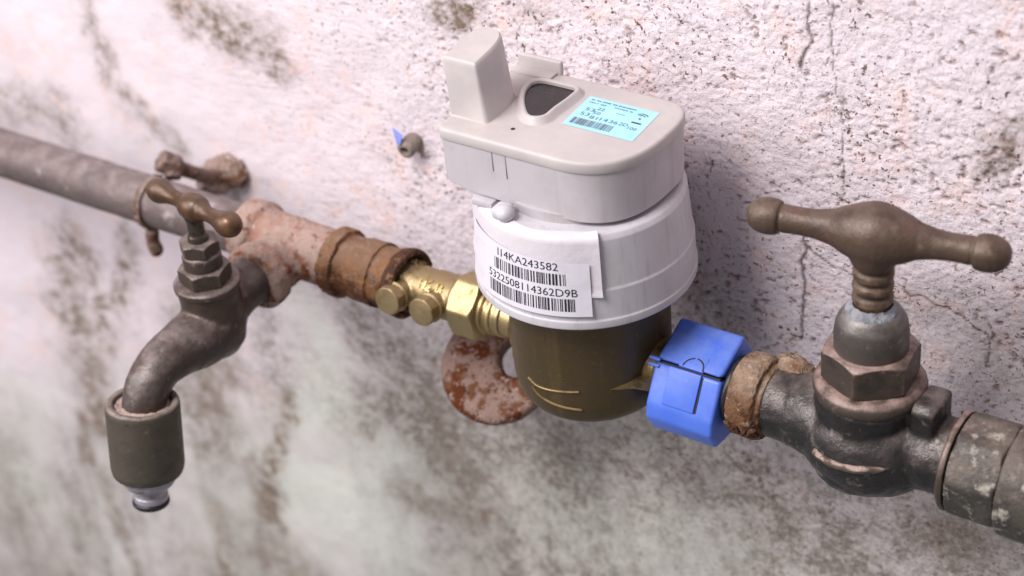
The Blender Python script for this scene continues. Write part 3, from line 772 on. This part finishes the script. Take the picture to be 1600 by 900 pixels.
# display bezel and window
WO = arc(-26.5, 12.5, 4.5, 180, 95, 6) + [(-20, 17.2)] + arc(-13.6, 14.6, 2.6, 88, -10, 6) + [(-11.0, 8), (-11.6, 0)] + arc(-15.4, -6.0, 4.0, -8, -135, 7) + bez((-19.6, -7.6), (-25, -2), (-30, 5), (-31, 11), 8)
WO = [(x + 1.3, y - .6) for x, y in reversed(WO)]
def bez_ring():
    V, F = [], []
    n = len(WO); O = [Vector(p) for p in WO]
    nor = []
    for i in range(n):
        tt = (O[(i + 1) % n] - O[i - 1]).normalized(); nor.append(Vector((-tt.y, tt.x)))
    area = sum(O[i].x * O[(i + 1) % n].y - O[(i + 1) % n].x * O[i].y for i in range(n)); sg = 1 if area < 0 else -1
    rows = [(4.2, 111.9), (3.0, 112.6), (2.2, 114.3), (1.5, 114.8), (.6, 114.8), (0, 114.3), (-.1, 112.9)]
    for off, z in rows:
        for i in range(n):
            q = O[i] + nor[i] * off * sg; V.append(Vector((q.x, q.y, z)))
    for k in range(len(rows) - 1):
        for i in range(n):
            j = (i + 1) % n; F.append((k * n + i, k * n + j, (k + 1) * n + j, (k + 1) * n + i))
    return V, F
bz = obj('display_bezel', bez_ring(), 'plastic_lid', t)
obj('display_window', ([Vector((x, y, 113.1)) for x, y in WO], [tuple(range(len(WO)))]), 'window', bz, smooth=False)
# blue label on the lid
LX0, LX1, LY0, LY1 = -3.9, 31.6, -7.6, 16.8
def lab(u, v, z=112.2): # label space: u along x 0..33, v up 0..24.4, sheared a little as stuck on
    return Vector((LX0 + u + (24.4 - v) * .07, LY0 + v, z))
bl = obj('blue_label', grid(6, 4, lambda u, v: lab(u * 32.9, v * 24.4)), 'cyan', t)
def lab_text(body, size, u, v, width, rot=0):
    V_, F_ = text_mesh(body, size, width)
    return [lab(u + p.x * math.cos(rot) - p.y * math.sin(rot), v + p.x * math.sin(rot) + p.y * math.cos(rot), 112.27) for p in V_], F_
rr = random.Random(11)
def small_print(u0, u1, v, h):
    out = []; u = u0
    while u < u1:
        w = rr.uniform(.35, .8); a = rr.uniform(0, h * .35)
        if rr.random() > .12: out.append(([lab(u, v + a, 112.27), lab(u + w, v + a, 112.27), lab(u + w, v + h, 112.27), lab(u, v + h, 112.27)], [(0, 1, 2, 3)]))
        u += w + rr.uniform(.12, .3)
    return join(*out)
bits = [small_print(2.2, 22.7, 21.6, .9), small_print(2.2, 11, 19.5, .8), small_print(14, 22, 19.6, .8), small_print(17, 20, 16.2, .5)]
bits += [lab_text('53', 3.4, 3.4, 13.4, 4.2), lab_text('53', 3.4, 3.0, 9.6, 4.2), lab_text('22', 3.0, 8.0, 15.6, 3.2), lab_text('50', 3.0, 7.6, 12.2, 3.4), lab_text('81', 3.4, 8.0, 8.4, 3.6),
         lab_text('14', 3.4, 12.8, 8.6, 3.6), lab_text('36', 3.4, 17.2, 8.6, 3.8), lab_text('2D', 3.4, 21.6, 8.8, 4.0), lab_text('100', 2.8, 26.2, 7.6, 4.0)]
obj('label_print', join(*bits), 'ink_blue', bl, smooth=False)
bars = []
u = 2.2
while u < 20.5:
    w = rr.choice((.22, .3, .45, .7)); g = rr.choice((.22, .3, .5))
    V_ = [lab(u, 2.2, 112.27), lab(u + w, 2.2, 112.27), lab(u + w, 7.0, 112.27), lab(u, 7.0, 112.27)]
    bars.append((V_, [(0, 1, 2, 3)])); u += w + g
obj('label_barcode', join(*bars), 'ink_grey', bl, smooth=False)
V_ = [lab(25.6, 12.6, 112.27), lab(30.0, 12.6, 112.27), lab(30.0, 13.6, 112.27), lab(25.6, 13.6, 112.27)]
arcs = [(V_, [(0, 1, 2, 3)])]
for r in (1.4, 2.6):     # radio mark: arcs over a dot
    n = 10; V_ = []
    for k in range(n + 1):
        a = math.radians(35 + 110 * k / n)
        V_ += [lab(27.6 + r * math.cos(a), 17.8 + r * math.sin(a), 112.27), lab(27.6 + (r + .5) * math.cos(a), 17.8 + (r + .5) * math.sin(a), 112.27)]
    arcs.append((V_, [(2 * k, 2 * k + 1, 2 * k + 3, 2 * k + 2) for k in range(n)]))
arcs.append(([lab(27.6 + .55 * math.cos(k), 16.6 + .55 * math.sin(k), 112.27) for k in [2 * PI * i / 10 for i in range(10)]], [tuple(range(10))]))
obj('radio_mark', join(*arcs), 'ink', bl, smooth=False)
# paper seal and barcode label wrapped on the collar
def on_collar(ph, z, off):
    a = math.radians(ph)
    zz = min(z, 80.6); r = collar_r(zz) + off
    if z > 80.6:                       # fold over the shoulder of the collar
        r -= (z - 80.6) * .9; zz = 80.6 + min(1.7, (z - 80.6) * .55)
        zz += off * .8
    return Vector((r * math.sin(a), -r * math.cos(a), zz))
def seal(u, v):
    ph = -62 + u * 103; z = 55.6 + v * 29.5
    if v > .9: z += 1.4 * math.sin(u * 17) * (v - .9) * 6
    wav = .35 * math.sin(v * 9 + u * 4) * u * (1 - u) + .8 * max(0, v - .55) * math.sin(u * 11 + 1.0) * .6
    lift = 1.3 * max(0, (u - .9) / .1) ** 2 + 2.2 * max(0, (.14 - u) / .14) ** 2 * v
    return on_collar(ph, z, .55 + max(-.2, wav) + lift)
obj('paper_seal', grid(60, 24, seal), 'paper', t, sharp=80)
def labw(ph, z, off=.0):
    a = math.radians(ph); r = 47.5 - (z - 47) * .080 + off + .35 * max(0, (ph - 30) / 6) ** 2
    return Vector((r * math.sin(a), -r * math.cos(a), z))
wl = obj('barcode_label', grid(48, 12, lambda u, v: labw(-44 + 79.5 * u, 47.0 + (27.0 - 3.0 * u) * v)), 'label', t, sharp=80)
def ph2mm(ph): return math.radians(ph) * 46.5
def wrap(vf, ph0, z0, off=.10):
    return [labw(ph0 + math.degrees(p.x / 46.5), z0 + p.y, off) for p in vf[0]], vf[1]
obj('label_number', wrap(text_mesh('I14KA243582', 5.0, ph2mm(36)), -16.2, 67.8), 'ink', wl, smooth=False)
obj('label_number', wrap(text_mesh('5322508114362D9B', 5.0, ph2mm(52.5)), -23.6, 56.2), 'ink', wl, smooth=False)
def barcode(ph0, ph1, z0, z1, seed):
    r_ = random.Random(seed); out = []; ph = ph0
    while ph < ph1 - .6:
        w = r_.choice((.35, .35, .5, .75, 1.05)); g = r_.choice((.35, .4, .55, .8, 1.0))
        w = min(w, ph1 - ph)
        out.append(([labw(ph, z0, .1), labw(ph + w, z0, .1), labw(ph + w, (z0 + z1) / 2, .1), labw(ph, (z0 + z1) / 2, .1), labw(ph + w, z1, .1), labw(ph, z1, .1)], [(0, 1, 2, 3), (3, 2, 4, 5)]))
        ph += w + g
    return join(*out)
obj('barcode', barcode(-18.8, 24.2, 61.2, 66.4, 3), 'ink', wl, smooth=False)
obj('barcode', barcode(-22.8, 28.4, 49.4, 55.2, 4), 'ink', wl, smooth=False)
# sealing lug under the cap
obj('seal_lug', fuse([rbox((-13.5, -37, 84.2), (7.5, 8, 5.5), 1.8, 3), sphere((-11, -39, 85), (4, 4, 3.4))], .5, 6), 'collar', t)
obj('seal_lug_block', rbox((-25, -33.5, 83.4), (10, 4, 3), .6, 2), 'plastic', t)

# ------------------------------------------------------------------ blue locking clip
t = empty('pipe_seal_clip', (55, 0, -25), 'blue plastic tamper clip locked around the pipe joint', 'clip')
def prism_x(poly, x0, x1, bev=1.2):
    bm = bmesh.new()
    a = [bm.verts.new((x0, y, z)) for y, z in poly]; b = [bm.verts.new((x1, y, z)) for y, z in poly]
    n = len(poly)
    bm.faces.new(list(reversed(a))); bm.faces.new(b)
    for i in range(n): bm.faces.new((a[i], a[(i + 1) % n], b[(i + 1) % n], b[i]))
    bmesh.ops.recalc_face_normals(bm, faces=bm.faces)
    if bev: bmesh.ops.bevel(bm, geom=bm.edges[:], offset=bev, segments=3, profile=.5, affect='EDGES')
    bm.verts.ensure_lookup_table(); bm.verts.index_update()
    V = [v.co.copy() for v in bm.verts]; F = [tuple(v.index for v in f.verts) for f in bm.faces]
    bm.free(); return V, F
SEAM = Vector((-11.5, 11.5)); LOW = Vector((-21, -4.7)); TOP = Vector((9.5, 20.8))
upper = [(-11.3, 12.6), (9.5, 20.8), (17, 9), (15, -2), (-2, 6)]
lower = [(-11.8, 11.2), (-20.8, -4.4), (-21.8, -11.0), (-17, -20), (4, -22), (16, -10), (14.6, -2.6), (-2, 5.4)]
obj('upper_shell', prism_x(upper, 39.5, 70.0, 1.7), 'blue', t)
obj('lower_shell', prism_x(lower, 39.0, 70.5, 1.5), 'blue', t)
# raised latch tab on the front face of the lower shell, its slot and ring on the upper
fd = (LOW - SEAM).normalized(); fn = Vector((-fd.y, fd.x)); fn = fn if fn.x < 0 else -fn
ud = (TOP - SEAM).normalized(); un = Vector((-ud.y, ud.x)); un = un if un.y > 0 else -un
def plate_on(p0, d, nrm, x0, x1, s0, s1, h0, h1, bev=.25):
    poly = [p0 + d * s0 + nrm * h0, p0 + d * s1 + nrm * h0, p0 + d * s1 + nrm * h1, p0 + d * s0 + nrm * h1]
    return prism_x([(q.x, q.y) for q in poly], x0, x1, bev)
obj('latch_tab', plate_on(SEAM, fd, fn, 46.5, 61.5, .3, 16.6, -1, 1.1, .35), 'blue', t)
obj('latch_slot', plate_on(SEAM, fd, fn, 61.7, 62.3, 1.2, 16.5, -.6, .3, 0), 'dark_gap', t)
obj('catch_pad', plate_on(SEAM, ud, un, 50.0, 61.5, .6, 7.6, -1, .9, .3), 'blue', t)
V, F = [], []
for k in range(15):
    a = math.radians(0 + 180 * k / 14)
    for r in (4.3, 4.95):
        q = SEAM + ud * (1.0 + r * math.sin(a) * 1.05) + un * 1.0; V.append(Vector((56.5 + r * math.cos(a), q.x, q.y)))
obj('catch_ring', (V, [(2 * k, 2 * k + 1, 2 * k + 3, 2 * k + 2) for k in range(14) if k not in (7,)]), 'dark_gap', t, smooth=False)
obj('seam_gap', plate_on(SEAM, fd, fn, 40.2, 69.4, -.35, .25, -3, -.35, 0), 'dark_gap', t)
for dz in (0, 2.6):
    obj('hinge_pin', tube([(36.6, -11.5 - dz * .4, 12.4 - dz), (41.5, -11.5 - dz * .4, 12.4 - dz)], .9, 12), 'blue', t)

# ------------------------------------------------------------------ rusty ring nut + rubber washer
t = empty('rubber_washer', (71.5, 0, -14), 'thin black rubber washer between blue clip and rusty nut', 'washer')
obj('disc', along_x(rev(rounded([(9, 70.8), (14.6, 70.8), (15.2, 72.0), (14.8, 73.8), (9, 73.8)], .4), 48)), 'rubber', t)
t = empty('rusty_nut', (82, 0, -17), 'cracked crusty rusted nut right of the blue clip', 'nut')
prof = rounded([(12, 74.2), (17.0, 74), (17.8, 75.2), (18.0, 84), (17.4, 86), (15.4, 86.8), (15.0, 88.5), (13, 89)], .7)
pn = rev(prof + [], 72)
pn = rev(spline(prof, 2), 72)
pn = along_x(pn)
obj('crust', roughen(roughen(pn, .45, 6, 21), .32, 1.8, 22), 'rust_nut', t)
ck = []
for k in range(26):
    u = k / 25; x = 75.0 + 13.5 * u; a = math.radians(-14 + 9 * math.sin(u * 9) * u - 12 * u + 5 * math.sin(u * 23)); r = 18.1 - 2.4 * max(0, u - .8) * 5 * .5
    ck.append((x, -r * math.cos(a), r * math.sin(a)))
obj('flake_edge', roughen(tube(ck, [.5 + .7 * abs(math.sin(k * 1.3)) for k in range(26)], 8), .4, 1.5, 3), 'rust_dark', t)
obj('crust_lump', roughen(roughen(fuse([sphere((92, 9, 10), (8, 8, 7)), sphere((87, 12, 8), (6, 7, 7)), sphere((97, 10, 7), (5, 7, 8))], .8, 3), 1.0, 5, 24), .5, 2, 25), 'rust_nut', t)

# ------------------------------------------------------------------ stop valve
VX = 130.5
t = empty('stop_valve', (VX, 0, -25), 'large blackened bronze stop valve with T handle at the right', 'valve')
run = along_x(rev(rounded([(13.0, 87.5), (14.6, 88), (14.9, 98), (16.5, 104), (18, 112)], 1.5), 48))
run2 = along_x(rev(rounded([(18, 148), (16, 154), (15.2, 160), (16.2, 165), (17.2, 168), (12, 169)], 1.5), 48))
globe = sphere((VX + 1, 0, -2), (30, 24.5, 23.5), 48, 24)
neck = xf(rev(rounded([(20, -6), (20.5, 10), (21.8, 21), (20, 23.4)], 2), 48), frame((VX, 0, 0), (0, 0, 1)))
belly = sphere((VX - 2, -3, -9), (21, 19, 17), 48, 24)
midb = tube([(100, 0, 0), (162, 0, 0)], [16, 16], 40)
fin = prism_x([(-9, 6), (-10, 24), (-7, 27), (9, 26), (9, 6)], 151.5, 161.5, 1.2)
# cast ridge low on the front
body = fuse([run, run2, globe, neck, belly, midb, fin], .85, 8)
obj('valve_body', roughen(roughen(body, .35, 10, 31), .12, 2.5, 32), 'valve', t)
def on_globe(x, ang):
    # point on the globe front, ang degrees below horizontal
    a = math.radians(ang); u = (x - VX - 1) / 30; k = math.sqrt(max(.05, 1 - u * u))
    return (x, -24.2 * k * math.cos(a), -2 - 23.2 * k * math.sin(a))
rp = spline([on_globe(117, -8), on_globe(120, -4), on_globe(127, -3), on_globe(137, -5), on_globe(147, -11)], 6)
obj('cast_ridge', roughen(tube(rp, [.4, 1.1, 1.7] + [1.8] * 19 + [1.5, 1.1, .4], 10), .25, 3, 6), 'valve_nut', t)
up = lambda vf: xf(vf, frame((VX, 0, 0), (0, 0, 1)))
obj('bonnet_flange', roughen(up(rev(rounded([(17, 21.5), (21.8, 21.8), (22.6, 24), (22.0, 27), (20, 28.6), (15, 28.8)], .9), 64)), .2, 5, 2), 'valve_nut', t)
obj('bonnet_nut', up(hexnut(17.0, 28.2, 43.0, ph=.42)), 'valve_nut', t)
obj('gland_dome', up(rev(rounded([(14.0, 41), (14.6, 43), (14.6, 50), (13.8, 55), (11.6, 59), (9.2, 60.8), (7.4, 61)], 1.2), 56)), 'gland', t, sharp=60)
obj('lime_ring', roughen(up(rev(rounded([(10.6, 59.2), (10.2, 60.5), (9.2, 61.3), (8.3, 62.4), (7.8, 63.2), (7.2, 61)], .3), 56)), .55, 2.6, 5), 'lime', t)
sp = [(7.3, 58), (7.3, 64)]
z = 64.0
while z < 80:
    sp += [(7.4, z), (7.9, z + .7), (8.0, z + 2.4), (7.6, z + 3.4), (6.5, z + 3.9), (6.5, z + 5.0)]
    z += 5.6
sp += [(7.8, 83), (8.4, 86)]
obj('spindle', up(rev(sp, 40)), 'valve_handle', t, sharp=50)
A = Vector((88.8, -6.2, 94.2)); B = Vector((173.4, 8.2, 93.4)); hd = (B - A).normalized(); H0 = Vector((VX + .3, .6, 93.6))
L = 42.5
hp = [(.2, -50.4), (3.0, -50.0), (5.4, -48.4), (7.0, -46.0), (7.7, -43.4), (7.8, -41.0), (7.4, -38.4), (6.9, -37.2), (5.7, -36.9), (5.6, -36.3), (6.0, -35.6), (5.8, -32), (5.8, -27), (6.3, -22), (7.6, -16.5), (9.6, -11), (11.4, -6), (12.3, -2.5), (12.5, 0)]
hp = hp + [(r, -z) for r, z in hp[-2::-1]]
hp = [(r * (.93 if abs(z) > 12 else 1), z) for r, z in hp]
hv = xf(rev(hp, 48), frame(H0, hd))
hubdrop = xf(rev(rounded([(8.2, -13), (10, -9), (11.6, -3), (11.8, 2), (9, 6)], 2), 40), frame((VX, 0, 94), (0, 0, 1)))
obj('handle', fuse([hv, hubdrop], .45, 3), 'valve_handle', t, sharp=60)

# ------------------------------------------------------------------ union at the right edge
t = empty('pipe_union', (190, 0, -21), 'paint-flaked grey pipe union at the right edge', 'pipe fitting')
obj('lip', roughen(along_x(rev(rounded([(14, 166.5), (19.5, 167), (20.6, 168.2), (20.4, 170), (15, 170.4)], .5), 64)), .25, 5, 1), 'valve_nut', t)
obj('union_nut', roughen(along_x(rev(rounded([(18, 170.2), (21.2, 171.4), (21.6, 173), (21.6, 189), (20.8, 190.6), (18, 191)], .8), 96, lambda r, th, z: min(r, 20.3 / math.cos(((th + .25) % (PI / 4)) - PI / 8)))), .3, 5, 3), 'paint_nut', t)
obj('union_tail', roughen(along_x(rev(rounded([(17, 190.8), (22.4, 191.4), (23, 193), (23, 210), (22, 212), (16, 212.4), (16, 330)], .8), 64)), .25, 7, 4), 'paint_nut', t)

# ------------------------------------------------------------------ wall plug
t = empty('wall_plug', (-133, 53, 37), 'small grey wall plug with a scrap of blue film stuck in the wall', 'wall plug')
pd = Vector((.05, -1, -.12))
obj('sleeve', roughen(xf(rev(rounded([(2.0, -4), (4.4, -4), (4.6, 5), (3.9, 6.6), (2.3, 6.8), (1.9, 5.8), (1.8, 1.5), (.1, 1.2)], .4), 28, lambda r, th, z: r * (1 + .06 * math.sin(3 * th)), cap=False), frame((-130.6, 52, 39.2), pd)), .25, 3, 2), 'plug', t)
fp = [(-138.5, 48.5, 47.5), (-131.0, 46.0, 46.4), (-131.4, 44.2, 42.4), (-134.6, 46.2, 38.8)]
obj('film_scrap', ([Vector(p) for p in fp] + [Vector((p[0] + .1, p[1] + .4, p[2] + .1)) for p in fp],
    [(0, 1, 2, 3), (7, 6, 5, 4), (0, 4, 5, 1), (1, 5, 6, 2), (2, 6, 7, 3), (3, 7, 4, 0)]), 'blue_film', t, smooth=False)
